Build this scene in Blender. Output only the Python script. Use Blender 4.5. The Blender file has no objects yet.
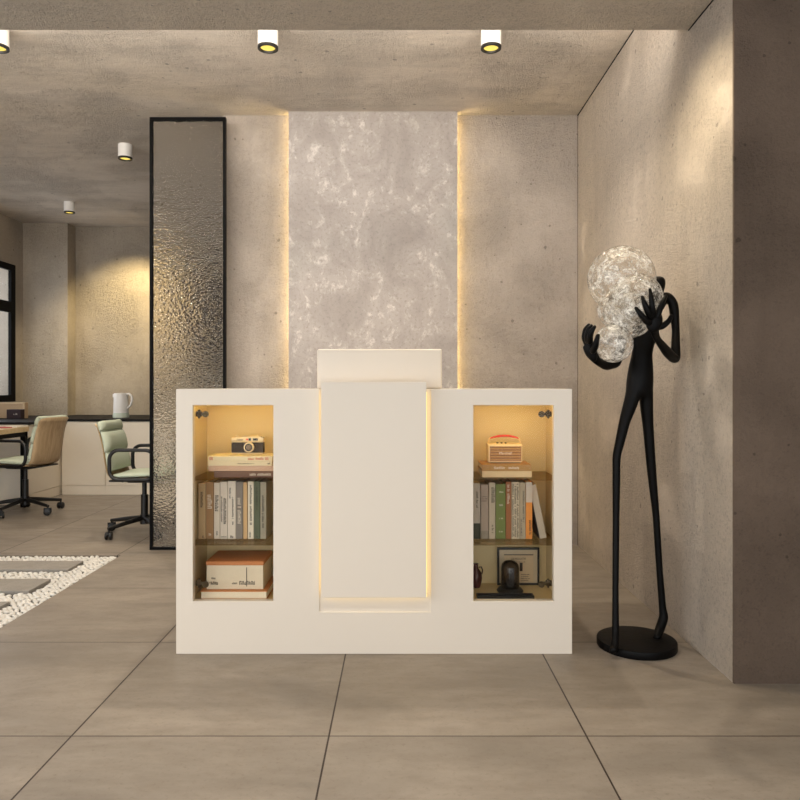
import bpy, bmesh, math, random
from mathutils import Vector, Matrix
random.seed(7)
S = bpy.context.scene
C = S.collection
PI = math.pi
F = 707.0            # focal length in pixels of the 800 px frame
EYE = 1.1            # camera height

def at(u, v, Y):     # point seen at pixel (u, v), standing at distance Y
    return Vector(((u-400)/F*Y, Y, EYE-(v-387)/F*Y))

# ------------------------------------------------------------------ materials
def lin(c):
    return tuple(((x/255)/12.92 if x/255 <= .04045 else ((x/255+.055)/1.055)**2.4) for x in c)

class N:
    def __init__(s, name):
        s.m = bpy.data.materials.new(name); s.m.use_nodes = True
        s.t = s.m.node_tree; s.t.nodes.clear()
        s.out = s.n('ShaderNodeOutputMaterial')
    def n(s, ty, ins=None, **kw):
        nd = s.t.nodes.new(ty)
        for k, v in kw.items(): setattr(nd, k, v)
        for k, v in (ins or {}).items():
            sock = nd.inputs[k]
            if isinstance(v, bpy.types.NodeSocket): s.t.links.new(v, sock)
            else:
                if sock.type == 'RGBA' and not isinstance(v, (int, float)) and len(v) == 3: v = (*v, 1)
                sock.default_value = v
        return nd
    def math(s, op, a, b=0.0, c=None, clamp=False):
        ins = {0: a, 1: b}
        if c is not None: ins[2] = c
        return s.n('ShaderNodeMath', ins, operation=op, use_clamp=clamp).outputs[0]
    def mix(s, f, a, b, blend='MIX'):
        nd = s.t.nodes.new('ShaderNodeMix'); nd.data_type = 'RGBA'; nd.blend_type = blend
        for sock, v in ((nd.inputs[0], f), (nd.inputs[6], a), (nd.inputs[7], b)):
            if isinstance(v, bpy.types.NodeSocket): s.t.links.new(v, sock)
            else: sock.default_value = v if isinstance(v, (int, float)) else (*v[:3], 1)
        return nd.outputs[2]
    def noise(s, scale, detail=4, rough=.55, vec=None, dist=0.0):
        ins = {'Scale': scale, 'Detail': detail, 'Roughness': rough, 'Distortion': dist}
        if vec is not None: ins['Vector'] = vec
        return s.n('ShaderNodeTexNoise', ins).outputs['Fac']
    def coord(s, scale=(1, 1, 1), rot=(0, 0, 0)):
        tc = s.n('ShaderNodeTexCoord')
        return s.n('ShaderNodeMapping', {'Vector': tc.outputs['Object'], 'Scale': scale, 'Rotation': rot}).outputs[0]
    def ramp(s, f, p0, p1, c0=(0, 0, 0), c1=(1, 1, 1)):
        r = s.n('ShaderNodeValToRGB', {'Fac': f})
        e = r.color_ramp.elements
        e[0].position = p0; e[0].color = (*c0, 1); e[1].position = p1; e[1].color = (*c1, 1)
        return r.outputs[0]
    def bump(s, h, strength=.2, dist=.01):
        return s.n('ShaderNodeBump', {'Height': h, 'Strength': strength, 'Distance': dist}).outputs[0]
    def done(s, shader):
        s.t.links.new(shader, s.out.inputs['Surface']); return s.m
    def bsdf(s, **kw):
        return s.done(s.n('ShaderNodeBsdfPrincipled', {k.replace('_', ' '): v for k, v in kw.items()}).outputs[0])

def plain(name, c, rough=.5, metal=0.0, var=.06, scale=30, bump=0.0, spec=.5):
    k = N(name); v = k.coord(); c = lin(c)
    f = k.noise(scale, 3, .6, v)
    col = k.mix(f, tuple(x*(1-var) for x in c), tuple(min(1, x*(1+var)) for x in c))
    kw = dict(Base_Color=col, Roughness=rough, Metallic=metal, Specular_IOR_Level=spec)
    if bump: kw['Normal'] = k.bump(f, bump, .004)
    return k.bsdf(**kw)

def emit(name, c, s):
    k = N(name)
    return k.done(k.n('ShaderNodeEmission', {'Color': lin(c), 'Strength': s}).outputs[0])

def concrete(name, c, grain=.35, dark=.90, light=1.05, stretch=(1, 1, 1), streak=(7, 7, .7), rough_at=(.42, .6), gscale=1.0):
    k = N(name); v = k.coord(stretch); vo = k.coord()
    c = lin(c)
    big = k.noise(1.5, 8, .66, v, .5)
    mid = k.noise(8.5, 10, .74, v, .3)
    stk = k.noise(1.0, 6, .7, k.coord(streak), .2)
    fine = k.noise(95, 5, .75, vo)
    col = k.mix(k.ramp(big, .34, .68), tuple(x*dark for x in c), tuple(x*light for x in c))
    col = k.mix(k.math('MULTIPLY', k.ramp(mid, .51, .64), .40), col, tuple(x*.68 for x in c))
    col = k.mix(k.math('MULTIPLY', k.ramp(mid, .50, .30), .30), col, tuple(min(1, x*1.2) for x in c))
    col = k.mix(k.math('MULTIPLY', k.ramp(stk, .52, .70), .30), col, tuple(x*.72 for x in c))
    def pits(scale, size, thr, nscale):
        pv = k.n('ShaderNodeTexVoronoi', {'Vector': k.n('ShaderNodeVectorMath', {0: vo, 1: k.n('ShaderNodeTexNoise', {'Vector': vo, 'Scale': 25.0}).outputs['Color']}, operation='MULTIPLY_ADD').outputs[0] if False else vo, 'Scale': scale, 'Randomness': 1.0}, feature='F1')
        d = k.math('ADD', pv.outputs['Distance'], k.math('MULTIPLY', k.noise(70, 2, .5, vo), .12))
        return k.math('MULTIPLY', k.math('LESS_THAN', d, size), k.math('GREATER_THAN', k.noise(nscale, 3, .6, vo), thr))
    p = k.math('MAXIMUM', pits(7.0, .135, .47, 2.7), pits(15.0, .15, .52, 4.1))
    col = k.mix(k.math('MULTIPLY', p, .62), col, tuple(x*.36 for x in c))
    col = k.mix(k.math('MULTIPLY', k.math('MULTIPLY', k.ramp(k.math('ADD', fine, k.math('MULTIPLY', k.math('SUBTRACT', k.noise(38, 6, .75, vo), .5), .6)), .54, .66), k.math('MULTIPLY_ADD', k.ramp(k.noise(1.7, 4, .55, vo), *rough_at), .6*gscale, .5), clamp=True), .42), col, tuple(x*.5 for x in c))
    rg = k.ramp(k.noise(1.7, 4, .55, vo), *rough_at)          # patches of rougher plaster
    coarse = k.noise(38, 6, .75, vo)
    gr = k.math('ADD', k.math('SUBTRACT', fine, .5), k.math('MULTIPLY', k.math('SUBTRACT', coarse, .5), 1.4))
    h = k.math('ADD', k.math('MULTIPLY', gr, k.math('MULTIPLY_ADD', rg, 1.1*gscale, .45)), k.math('MULTIPLY', mid, .22))
    h = k.math('SUBTRACT', h, k.math('MULTIPLY', p, .4))
    return k.bsdf(Base_Color=col, Roughness=.85, Normal=k.bump(h, grain, .014), Specular_IOR_Level=.25)

M = {}
M['wall'] = concrete('concrete_wall', (178, 167, 156), .8)
M['stucco'] = concrete('rough_concrete', (200, 188, 174), .72, gscale=2.4, rough_at=(.36, .5))
M['ceil'] = concrete('concrete_ceiling', (214, 204, 191), .9, .86, 1.06, (.5, 2.4, 1), (.5, 7, 1))
M['soffit'] = concrete('concrete_soffit', (226, 214, 197), 1.0, .88, 1.06, (.7, 1.6, 1), (.5, 7, 1), (.3, .5))
M['shade_toned'] = concrete('shade_toned_concrete', (110, 94, 81), .8)  # concrete darkened to put the wall end's shade into its colour
M['office'] = concrete('concrete_office', (172, 160, 144), .8)

def floor_mat():
    k = N('stone_floor_tiles'); v = k.coord()
    sx = k.n('ShaderNodeSeparateXYZ', {'Vector': v})
    def cell(o, off, size):
        return k.math('DIVIDE', k.math('SUBTRACT', o, off), size)
    cx, cy = cell(sx.outputs[0], -.224, .8115), cell(sx.outputs[1], 2.228, .82)
    def edge(c):
        f = k.math('FRACT', c)
        return k.math('MINIMUM', f, k.math('SUBTRACT', 1.0, f))
    gx, gy = edge(cx), edge(cy)
    g = k.math('MAXIMUM', k.math('MULTIPLY', k.math('LESS_THAN', gx, .0034), k.math('LESS_THAN', sx.outputs[0], 1.2)), k.math('LESS_THAN', gy, .0030))
    idv = k.n('ShaderNodeCombineXYZ', {0: k.math('FLOOR', cx), 1: k.math('FLOOR', cy)}).outputs[0]
    wn = k.n('ShaderNodeTexWhiteNoise', {'Vector': idv}).outputs['Value']
    vs = k.n('ShaderNodeVectorMath', {0: k.coord((1.0, 2.4, 1)), 1: k.n('ShaderNodeVectorMath', {0: idv, 1: (3.7, 5.1, 0)}, operation='MULTIPLY').outputs[0]}, operation='ADD').outputs[0]
    big = k.noise(1.4, 6, .62, vs, .6)
    st = k.noise(6, 8, .7, vs)
    fine = k.noise(60, 4, .7, v)
    c0, c1 = lin((121, 113, 103)), lin((153, 143, 131))
    col = k.mix(k.ramp(big, .3, .72), c0, c1)
    col = k.mix(k.math('MULTIPLY', k.ramp(st, .45, .72), .55), col, lin((120, 110, 99)))
    col = k.mix(k.math('MULTIPLY', k.ramp(fine, .55, .70), .35), col, lin((105, 92, 78)))
    col = k.mix(k.math('MULTIPLY', wn, .18), col, lin((150, 135, 117)))
    col = k.mix(g, col, lin((44, 32, 24)))
    r = k.math('MULTIPLY_ADD', st, .25, .33)
    h = k.math('SUBTRACT', k.math('MULTIPLY', st, .3), g)
    return k.bsdf(Base_Color=col, Roughness=r, Normal=k.bump(h, .18, .004), Specular_IOR_Level=.35)
M['floor'] = floor_mat()

def plaster_mat():
    k = N('mottled_grey_plaster'); v = k.coord(); vs = k.coord((1, 1, .75))
    a = k.noise(3.2, 9, .68, vs, .8)
    b = k.noise(13, 8, .72, vs, .5)
    c = k.noise(46, 6, .75, v)
    col = k.mix(k.ramp(a, .35, .68), lin((154, 146, 140)), lin((178, 170, 164)))
    sc = k.math('MULTIPLY', k.ramp(b, .52, .60), k.ramp(a, .44, .56))
    col = k.mix(k.math('MULTIPLY', k.math('MULTIPLY', sc, k.ramp(k.noise(30, 6, .8, vs), .38, .56)), .85), col, lin((212, 205, 198)))
    col = k.mix(k.math('MULTIPLY', k.ramp(c, .52, .66), .55), col, lin((124, 117, 111)))
    col = k.mix(k.math('MULTIPLY', k.ramp(k.noise(1.1, 3, .5, v), .55, .75), .25), col, lin((166, 172, 162)))
    h = k.math('ADD', b, k.math('MULTIPLY', c, .5))
    return k.bsdf(Base_Color=col, Roughness=.75, Normal=k.bump(h, .25, .008), Specular_IOR_Level=.3)
M['plaster'] = plaster_mat()

M['lacquer'] = plain('cream_lacquer', (222, 212, 198), .42, var=.015, scale=4, spec=.4)
M['lining'] = plain('tan_veneer_lining', (216, 196, 148), .55, var=.06, scale=12)
M['white'] = plain('white_enamel', (240, 236, 230), .4, var=.02)
M['black'] = plain('black_metal', (16, 15, 15), .42, var=.15, spec=.5)
M['frameblack'] = plain('black_frame', (6, 5, 5), .55, var=.15, spec=.1)
M['bronze'] = plain('black_patinated_bronze', (4, 3, 3), .5, var=.3, scale=40, bump=.25, spec=.14)
M['chrome'] = plain('brushed_steel', (74, 62, 44), .4, .8, .2, 60)
M['champagne'] = plain('champagne_metal', (214, 198, 164), .35, .3, .05)
M['cabinet'] = plain('cream_cabinet_front', (238, 227, 208), .5, var=.02)
M['worktop'] = plain('black_worktop', (16, 13, 13), .6, var=.2, spec=.2)
M['green'] = plain('sage_green_upholstery', (196, 204, 182), .8, var=.06, scale=120, bump=.2)
M['red'] = plain('red_band', (205, 50, 30), .55)
M['slab'] = concrete('grey_stepping_stone', (150, 145, 138), .2)
M['pebble'] = plain('white_pebble', (212, 209, 203), .6, var=.08, scale=18)
M['grit'] = plain('shade_toned_grit', (60, 55, 49), .9, var=.4, scale=90, bump=.5)  # shade between the pebbles put into the grit's dark colour
M['paper'] = plain('book_paper', (232, 222, 200), .85, var=.04, scale=80)
M['ink'] = plain('dark_print', (58, 50, 44), .7)
M['lightink'] = plain('pale_print', (236, 226, 206), .7)

def wood(name, c0, c1, scale=(14, 14, 1.2)):
    k = N(name); v = k.coord(scale)
    a = k.noise(1.6, 8, .65, v, 1.2); b = k.noise(9, 4, .6, v)
    col = k.mix(k.ramp(a, .3, .7), lin(c0), lin(c1))
    col = k.mix(k.math('MULTIPLY', b, .25), col, lin(c0))
    return k.bsdf(Base_Color=col, Roughness=.5, Normal=k.bump(b, .05, .002))
M['chairwood'] = wood('pale_oak_veneer', (168, 138, 100), (208, 182, 144))
M['deskwood'] = wood('oak_desktop', (190, 160, 116), (216, 188, 146), (3, 14, 14))

def thin_glass(name, tint, refl=1.0):
    k = N(name)
    tr = k.n('ShaderNodeBsdfTransparent', {'Color': tint}).outputs[0]
    gl = k.n('ShaderNodeBsdfGlossy', {'Color': (1, 1, 1), 'Roughness': .03}).outputs[0]
    fr = k.n('ShaderNodeFresnel', {'IOR': 1.45}).outputs[0]
    return k.done(k.n('ShaderNodeMixShader', {0: k.math('MULTIPLY', fr, refl), 1: tr, 2: gl}).outputs[0])
M['doorglass'] = thin_glass('clear_door_glass', (.97, .96, .94), .12)
M['shelfglass'] = thin_glass('bronze_tinted_shelf_glass', (.80, .73, .62), .3)
M['winglass'] = thin_glass('clear_window_glass', (.97, .98, 1.0), .2)
M['smoke'] = thin_glass('smoked_glass', (.42, .38, .34), .9)

def hammered():
    k = N('hammered_bronze_glass'); v = k.coord()
    vo = k.n('ShaderNodeTexVoronoi', {'Vector': k.coord((1.0, 1.0, 1.5)), 'Scale': 58.0}, feature='SMOOTH_F1').outputs['Distance']
    h = k.math('ADD', vo, k.math('MULTIPLY', k.noise(64, 2, .5, v), .5))
    nb = k.bump(h, .55, .012)
    rf = k.n('ShaderNodeBsdfGlass', {'Color': (.92, .90, .86), 'Roughness': .02, 'IOR': 1.35, 'Normal': nb}).outputs[0]
    return k.done(rf)
M['hammered'] = hammered()

def crackle():
    k = N('crackled_white_glass'); v = k.coord()
    a = k.noise(17, 9, .72, v, 1.0); b = k.noise(55, 6, .75, v, .6)
    m = k.math('MULTIPLY', k.ramp(a, .46, .58), k.math('MULTIPLY_ADD', k.ramp(b, .40, .58), .75, .25))
    m = k.math('MAXIMUM', m, k.math('MULTIPLY', k.ramp(b, .56, .62), .6))
    m = k.math('MULTIPLY_ADD', m, .86, .05)
    df = k.n('ShaderNodeBsdfDiffuse', {'Color': (.93, .92, .88, 1)}).outputs[0]
    tl = k.n('ShaderNodeBsdfTranslucent', {'Color': (.93, .92, .88, 1)}).outputs[0]
    dd = k.n('ShaderNodeMixShader', {0: .45, 1: df, 2: tl}).outputs[0]
    em = k.n('ShaderNodeEmission', {'Color': (1, .95, .86, 1), 'Strength': .13}).outputs[0]  # faint glow added to brighten the frosted glass
    dd = k.n('ShaderNodeAddShader', {0: dd, 1: em}).outputs[0]
    dk_ = k.n('ShaderNodeBsdfDiffuse', {'Color': (.10, .09, .08, 1)}).outputs[0]
    dd = k.n('ShaderNodeMixShader', {0: k.math('MULTIPLY', k.ramp(k.noise(30, 6, .7, v), .52, .60), .75), 1: dd, 2: dk_}).outputs[0]  # dark refraction patches painted into the glass as near-black blotches
    tr = k.n('ShaderNodeBsdfTransparent', {'Color': (.90, .88, .85, 1)}).outputs[0]
    body = k.n('ShaderNodeMixShader', {0: m, 1: tr, 2: dd}).outputs[0]
    gl = k.n('ShaderNodeBsdfGlossy', {'Color': (.55, .53, .5, 1), 'Roughness': .08, 'Normal': k.bump(a, .5, .01)}).outputs[0]
    fc = k.n('ShaderNodeLayerWeight', {'Blend': .5}).outputs['Facing']
    lw = k.math('MULTIPLY_ADD', k.math('POWER', fc, 5.0), .75, .05)
    return k.done(k.n('ShaderNodeMixShader', {0: lw, 1: body, 2: gl}).outputs[0])
M['crackle'] = crackle()

def grille_mat():
    k = N('slatted_wood_grille'); v = k.coord()
    z = k.n('ShaderNodeSeparateXYZ', {'Vector': v}).outputs[2]
    f = k.math('FRACT', k.math('MULTIPLY', z, 85.0))
    col = k.mix(k.math('GREATER_THAN', f, .72), lin((176, 132, 80)), lin((112, 78, 42)))
    return k.bsdf(Base_Color=col, Roughness=.6)
M['grille'] = grille_mat()

M['led'] = emit('warm_led_strip', (255, 222, 150), 14)
M['ledpanel'] = emit('warm_led_panel_strip', (255, 216, 122), 2.4)
M['ledniche'] = emit('warm_led_cabinet_strip', (255, 218, 118), 26)
M['bulb'] = emit('yellow_lamp_disc', (255, 222, 110), 1.1)

# ------------------------------------------------------------------ mesh builder
class MB:
    def __init__(s): s.bm = bmesh.new()
    def box(s, a, b, bevel=0.0, seg=2, mat=None):
        r = bmesh.ops.create_cube(s.bm, size=1)
        a, b = Vector(a), Vector(b)
        for v in r['verts']:
            v.co = Vector(((a[i]+b[i])/2 + v.co[i]*(b[i]-a[i])) for i in range(3))
            if mat: v.co = mat @ v.co
        if bevel:
            es = list({e for v in r['verts'] for e in v.link_edges})
            bmesh.ops.bevel(s.bm, geom=es, offset=bevel, segments=seg, profile=.5, affect='EDGES')
        return s
    def cyl(s, c, r, h, r2=None, seg=32, axis='Z', bevel=0.0, mat=None):
        m = Matrix.Translation(Vector(c))
        if axis == 'X': m = m @ Matrix.Rotation(PI/2, 4, 'Y')
        if axis == 'Y': m = m @ Matrix.Rotation(-PI/2, 4, 'X')
        if mat: m = mat @ m
        q = bmesh.ops.create_cone(s.bm, cap_ends=True, segments=seg, radius1=r, radius2=r if r2 is None else r2, depth=h, matrix=m)
        if bevel:
            es = [e for e in {e for v in q['verts'] for e in v.link_edges} if any(len(f.verts) > 4 for f in e.link_faces)]
            bmesh.ops.bevel(s.bm, geom=es, offset=bevel, segments=2, profile=.5, affect='EDGES')
        return s
    def ball(s, c, r, sc=(1, 1, 1), sub=3, mat=None):
        m = Matrix.Translation(Vector(c)) @ Matrix.Diagonal((*[x*r for x in sc], 1))
        if mat: m = mat @ m
        bmesh.ops.create_icosphere(s.bm, subdivisions=sub, radius=1, matrix=m); return s
    def lathe(s, prof, seg=40, c=(0, 0, 0)):
        rings = []
        for r, z in prof:
            if r < 1e-6: rings.append([s.bm.verts.new((c[0], c[1], c[2]+z))])
            else: rings.append([s.bm.verts.new((c[0]+r*math.cos(2*PI*i/seg), c[1]+r*math.sin(2*PI*i/seg), c[2]+z)) for i in range(seg)])
        for A, B in zip(rings, rings[1:]):
            for i in range(seg):
                j = (i+1) % seg
                vs = [A[i % len(A)], A[j % len(A)], B[j % len(B)], B[i % len(B)]]
                u = []
                for v in vs:
                    if v not in u: u.append(v)
                if len(u) > 2: s.bm.faces.new(u)
        return s
    def tube(s, pts, r, seg=12, closed=False):
        pts = [Vector(p) for p in pts]; n = len(pts); rings = []
        rad = r if isinstance(r, (list, tuple)) else [r]*n
        up = None
        for i, p in enumerate(pts):
            if closed: t = pts[(i+1) % n]-pts[i-1]
            else: t = pts[min(i+1, n-1)]-pts[max(i-1, 0)]
            t.normalize()
            if up is None:
                up = Vector((0, 0, 1)) if abs(t.z) < .9 else Vector((0, 1, 0))
            a = up-t*up.dot(t); a.normalize(); up = a; b = t.cross(a)
            rings.append([s.bm.verts.new(p+(a*math.cos(2*PI*k/seg)+b*math.sin(2*PI*k/seg))*rad[i]) for k in range(seg)])
        pr = list(zip(rings, rings[1:])) + ([(rings[-1], rings[0])] if closed else [])
        for A, B in pr:
            for k in range(seg):
                s.bm.faces.new((A[k], A[(k+1) % seg], B[(k+1) % seg], B[k]))
        if not closed:
            s.bm.faces.new(rings[0][::-1]); s.bm.faces.new(rings[-1])
        return s
    def cells(s, xs, ys, zs, fill):
        V = {}
        def vert(i, j, k):
            if (i, j, k) not in V: V[(i, j, k)] = s.bm.verts.new((xs[i], ys[j], zs[k]))
            return V[(i, j, k)]
        nx, ny, nz = len(xs)-1, len(ys)-1, len(zs)-1
        def full(i, j, k):
            if not (0 <= i < nx and 0 <= j < ny and 0 <= k < nz): return False
            return fill((xs[i]+xs[i+1])/2, (ys[j]+ys[j+1])/2, (zs[k]+zs[k+1])/2)
        for i in range(nx):
            for j in range(ny):
                for k in range(nz):
                    if not full(i, j, k): continue
                    for d, q in (((-1, 0, 0), ((0,0,0),(0,0,1),(0,1,1),(0,1,0))), ((1, 0, 0), ((1,0,0),(1,1,0),(1,1,1),(1,0,1))),
                                 ((0, -1, 0), ((0,0,0),(1,0,0),(1,0,1),(0,0,1))), ((0, 1, 0), ((0,1,0),(0,1,1),(1,1,1),(1,1,0))),
                                 ((0, 0, -1), ((0,0,0),(0,1,0),(1,1,0),(1,0,0))), ((0, 0, 1), ((0,0,1),(1,0,1),(1,1,1),(0,1,1)))):
                        if not full(i+d[0], j+d[1], k+d[2]):
                            s.bm.faces.new([vert(i+a, j+b, k+c) for a, b, c in q])
        return s
    def build(s, name, mat, parent=None, loc=(0, 0, 0), rot=(0, 0, 0), smooth=False, bevel=0.0):
        bmesh.ops.recalc_face_normals(s.bm, faces=s.bm.faces)
        me = bpy.data.meshes.new(name); s.bm.to_mesh(me); s.bm.free()
        return link(name, me, mat, parent, loc, rot, smooth, bevel)

def link(name, me, mat, parent=None, loc=(0, 0, 0), rot=(0, 0, 0), smooth=False, bevel=0.0):
    me.materials.append(mat if not isinstance(mat, str) else M[mat])
    o = bpy.data.objects.new(name, me); C.objects.link(o)
    o.location = loc; o.rotation_euler = rot
    if parent: o.parent = parent
    if smooth:
        for p in me.polygons: p.use_smooth = True
        if smooth != 'all':
            me.set_sharp_from_angle(angle=math.radians(38))
    if bevel:
        b = o.modifiers.new('edge', 'BEVEL'); b.width = bevel; b.segments = 2; b.limit_method = 'ANGLE'; b.angle_limit = math.radians(40)
    return o

def tag(o, label=None, cat=None, group=None, kind=None):
    if label: o['label'] = label
    if cat: o['category'] = cat
    if group: o['group'] = group
    if kind: o['kind'] = kind
    return o
def thing(name, label, cat, loc=(0, 0, 0), rz=0.0, group=None):
    o = bpy.data.objects.new(name, None); o.empty_display_size = .1; C.objects.link(o)
    o.location = loc; o.rotation_euler = (0, 0, rz)
    return tag(o, label, cat, group)
def struct(o): o['kind'] = 'structure'; return o
def copy_tree(o, parent=None):
    c = o.copy(); C.objects.link(c)
    if parent: c.parent = parent
    for ch in list(o.children): copy_tree(ch, c)
    return c
def text(name, body, size, mat, parent, loc, rot=(PI/2, 0, 0), width=None):
    cu = bpy.data.curves.new(name, 'FONT'); cu.body = body; cu.size = size; cu.extrude = .0004
    cu.align_x = 'CENTER'; cu.align_y = 'CENTER'
    cu.materials.append(M[mat])
    o = bpy.data.objects.new(name, cu); C.objects.link(o)
    me = bpy.data.meshes.new_from_object(o); bpy.data.objects.remove(o)
    me.materials.clear()
    return link(name, me, mat, parent, loc, rot)

# ------------------------------------------------------------------ the room
CEIL, LOW = 2.99, 2.63
BACK = 4.92
RX = 1.238           # right concrete wall
EDGE = 2.62          # its near end
PIT = (-3.1, -1.825, 3.0, 4.62)     # pebble bed
DEPTH = .026
xs = [-4.5, PIT[0], PIT[1], 5.0]; ys = [-3.5, PIT[2], PIT[3], 8.6]
struct(MB().cells(xs, ys, [-.15, -DEPTH, 0.0], lambda x, y, z: not (PIT[0] < x < PIT[1] and PIT[2] < y < PIT[3] and z > -DEPTH)).build('floor', 'floor'))
struct(MB().box((-4.6, 2.98, CEIL), (RX+.5, 8.6, CEIL+.15)).build('ceiling', 'ceil'))
struct(MB().box((-4.6, -3.5, LOW), (5.0, 3.03, CEIL+.15)).build('ceiling_soffit', 'soffit'))
struct(MB().box((-1.235, BACK, 0), (RX, BACK+.14, CEIL)).build('wall_back', 'wall'))
struct(MB().box((RX, EDGE+.012, 0), (5.0, 8.6, CEIL)).build('wall_right', 'stucco'))
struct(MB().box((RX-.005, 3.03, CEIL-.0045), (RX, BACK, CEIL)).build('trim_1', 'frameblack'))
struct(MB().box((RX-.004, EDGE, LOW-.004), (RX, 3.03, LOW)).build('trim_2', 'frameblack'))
struct(MB().box((RX-.003, BACK-.003, 0), (RX, BACK, CEIL-.008)).build('trim_3', 'shade_toned'))
struct(MB().box((RX, EDGE, 0), (4.86, EDGE+.012, LOW)).build('wall_right_end', 'shade_toned'))
struct(MB().box((4.86, -3.5, 0), (5.0, EDGE, LOW)).build('wall_right_side', 'wall'))
LX = -4.346
WY0, WY1, WZ0, WZ1 = 6.05, 7.97, .94, 2.47
struct(MB().cells([LX-.17, LX], [-3.5, -2.6, 2.2, WY0, WY1, 8.35], [0, .3, WZ0, WZ1, CEIL],
    lambda x, y, z: not (WY0 < y < WY1 and WZ0 < z < WZ1) and not (-2.6 < y < 2.2 and .3 < z < WZ1)).build('wall_left', 'office'))
struct(MB().cells([LX-.17, -3.832, RX], [8.15, 8.35, 8.6], [0, CEIL], lambda x, y, z: y > 8.35 or x < -3.832).build('wall_office', 'office'))

w = struct(MB().cells([LX-.02, LX+.012], [WY0, WY0+.07, 6.95, 7.01, WY1-.09, WY1], [WZ0, WZ0+.07, 1.93, 2.05, WZ1-.07, WZ1],
    lambda x, y, z: y < WY0+.07 or y > WY1-.09 or z < WZ0+.07 or z > WZ1-.07 or 6.95 < y < 7.01 or 1.93 < z < 2.05).build('window_1', 'frameblack'))
MB().box((LX-.008, WY0+.05, WZ0+.05), (LX-.002, WY1-.05, WZ1-.05)).build('pane', 'winglass', w)

# plaster feature panel in front of the back wall, lit from behind on both sides
fy = 4.85
px0, px1 = at(288.5, 0, fy).x, at(457.5, 0, fy).x
pn = thing('wall_panel', 'tall mottled grey plaster panel on the back wall, glowing along both sides', 'wall panel', ((px0+px1)/2, fy, 0))
cx = (px0+px1)/2; hw = (px1-px0)/2
MB().box((-hw, 0, .0), (hw, .02, CEIL)).build('panel', 'plaster', pn)
for sx in (-1, 1):
    MB().box((sx*(hw-.035) - .01, .035, .05), (sx*(hw-.035) + .01, .055, CEIL-.01)).build('light_strip', 'led', pn)
MB().box((-hw+.06, .02, .0), (hw-.06, BACK-fy, CEIL)).build('backing_batten', 'frameblack', pn)

# ------------------------------------------------------------------ hammered glass partition
gy = 4.77
gx0, gx1 = at(149.5, 0, gy).x, at(225.5, 0, gy).x
gz = at(0, 117, gy).z
gp = thing('glass_partition', 'tall hammered glass screen in a slim black frame beside the back wall', 'partition', ((gx0+gx1)/2, gy, 0))
hw = (gx1-gx0)/2; ft = .018
MB().cells([-hw, -hw+ft, hw-ft, hw], [0, .03], [0, ft, gz-ft*1.2, gz], lambda x, y, z: abs(x) > hw-ft or z < ft or z > gz-ft*1.2).build('frame', 'frameblack', gp)
MB().box((-hw+ft, .010, ft), (hw-ft, .020, gz-ft*1.2)).build('glass_pane', 'hammered', gp)

# ------------------------------------------------------------------ reception desk
D0 = 2.913
X0, X1 = -.923, .709
TOP = 1.092
dk = thing('reception_desk', 'cream lacquered reception desk with glazed display niches and a glowing centre panel', 'desk', (0, 0, 0))
NL = dict(o=(-.854, -.522), i=(-.881, -.49)); NR = dict(o=(.3025, .634), i=(.27, .667))
OZ0, OZ1, IZ0, IZ1 = .217, 1.025, .207, 1.052
RC = (-.332, .126, .172)
IB = 3.22
dxs = sorted({X0, X1, *NL['o'], *NL['i'], *NR['o'], *NR['i'], RC[0], RC[1]})
dys = [D0, D0+.006, 2.95, IB, IB+.02, 3.63]
dzs = [0, RC[2], IZ0, OZ0, OZ1, IZ1, TOP]
def desk_fill(x, y, z):
    op = any(n['o'][0] < x < n['o'][1] for n in (NL, NR)) and OZ0 < z < OZ1
    inn = any(n['i'][0] < x < n['i'][1] for n in (NL, NR)) and IZ0 < z < IZ1
    if y < D0+.006: return not op and not (RC[0] < x < RC[1] and z > RC[2])
    if y < 2.95: return not op
    if y < IB: return not inn
    if y < IB+.02: return True
    return z > IZ1 or x < NL['i'][0] or x > NR['i'][1]
MB().cells(dxs, dys, dzs, desk_fill).build('body', 'lacquer', dk, bevel=.0015)
PY = 2.875
pa, pb = at(321, 382, PY), at(426.5, 598, PY)
MB().box((pa.x, PY, pb.z), (pb.x, PY+.028, pa.z), .002).build('center_panel', 'lacquer', dk)
i = .012
MB().box((pa.x+i+.02, PY+.028, pb.z+i+.02), (pb.x-i-.02, D0+.006, pa.z-.06)).build('panel_batten', 'lacquer', dk)
sy0, sy1 = PY+.029, PY+.041
lm = MB()
lm.box((pa.x+i-.008, sy0, pb.z+i), (pa.x+i+.002, sy1, TOP-.012))
lm.box((pb.x-i+.004, sy0, pb.z+i), (pb.x-i+.014, sy1, TOP-.012))
lm.box((pa.x+i, sy0, pb.z-.004), (pb.x-i+.014, sy1, pb.z+.006))
lm.build('light_strip', 'ledpanel', dk)
LY = 3.02
a, b = at(317, 349, LY), at(442, 349, LY)
lg = MB().box((a.x, LY, TOP), (b.x, LY+.22, a.z), .008, 3).build('raised_ledge', 'lacquer', dk, smooth=True)
SH = (.716, .445)    # shelf tops
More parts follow.
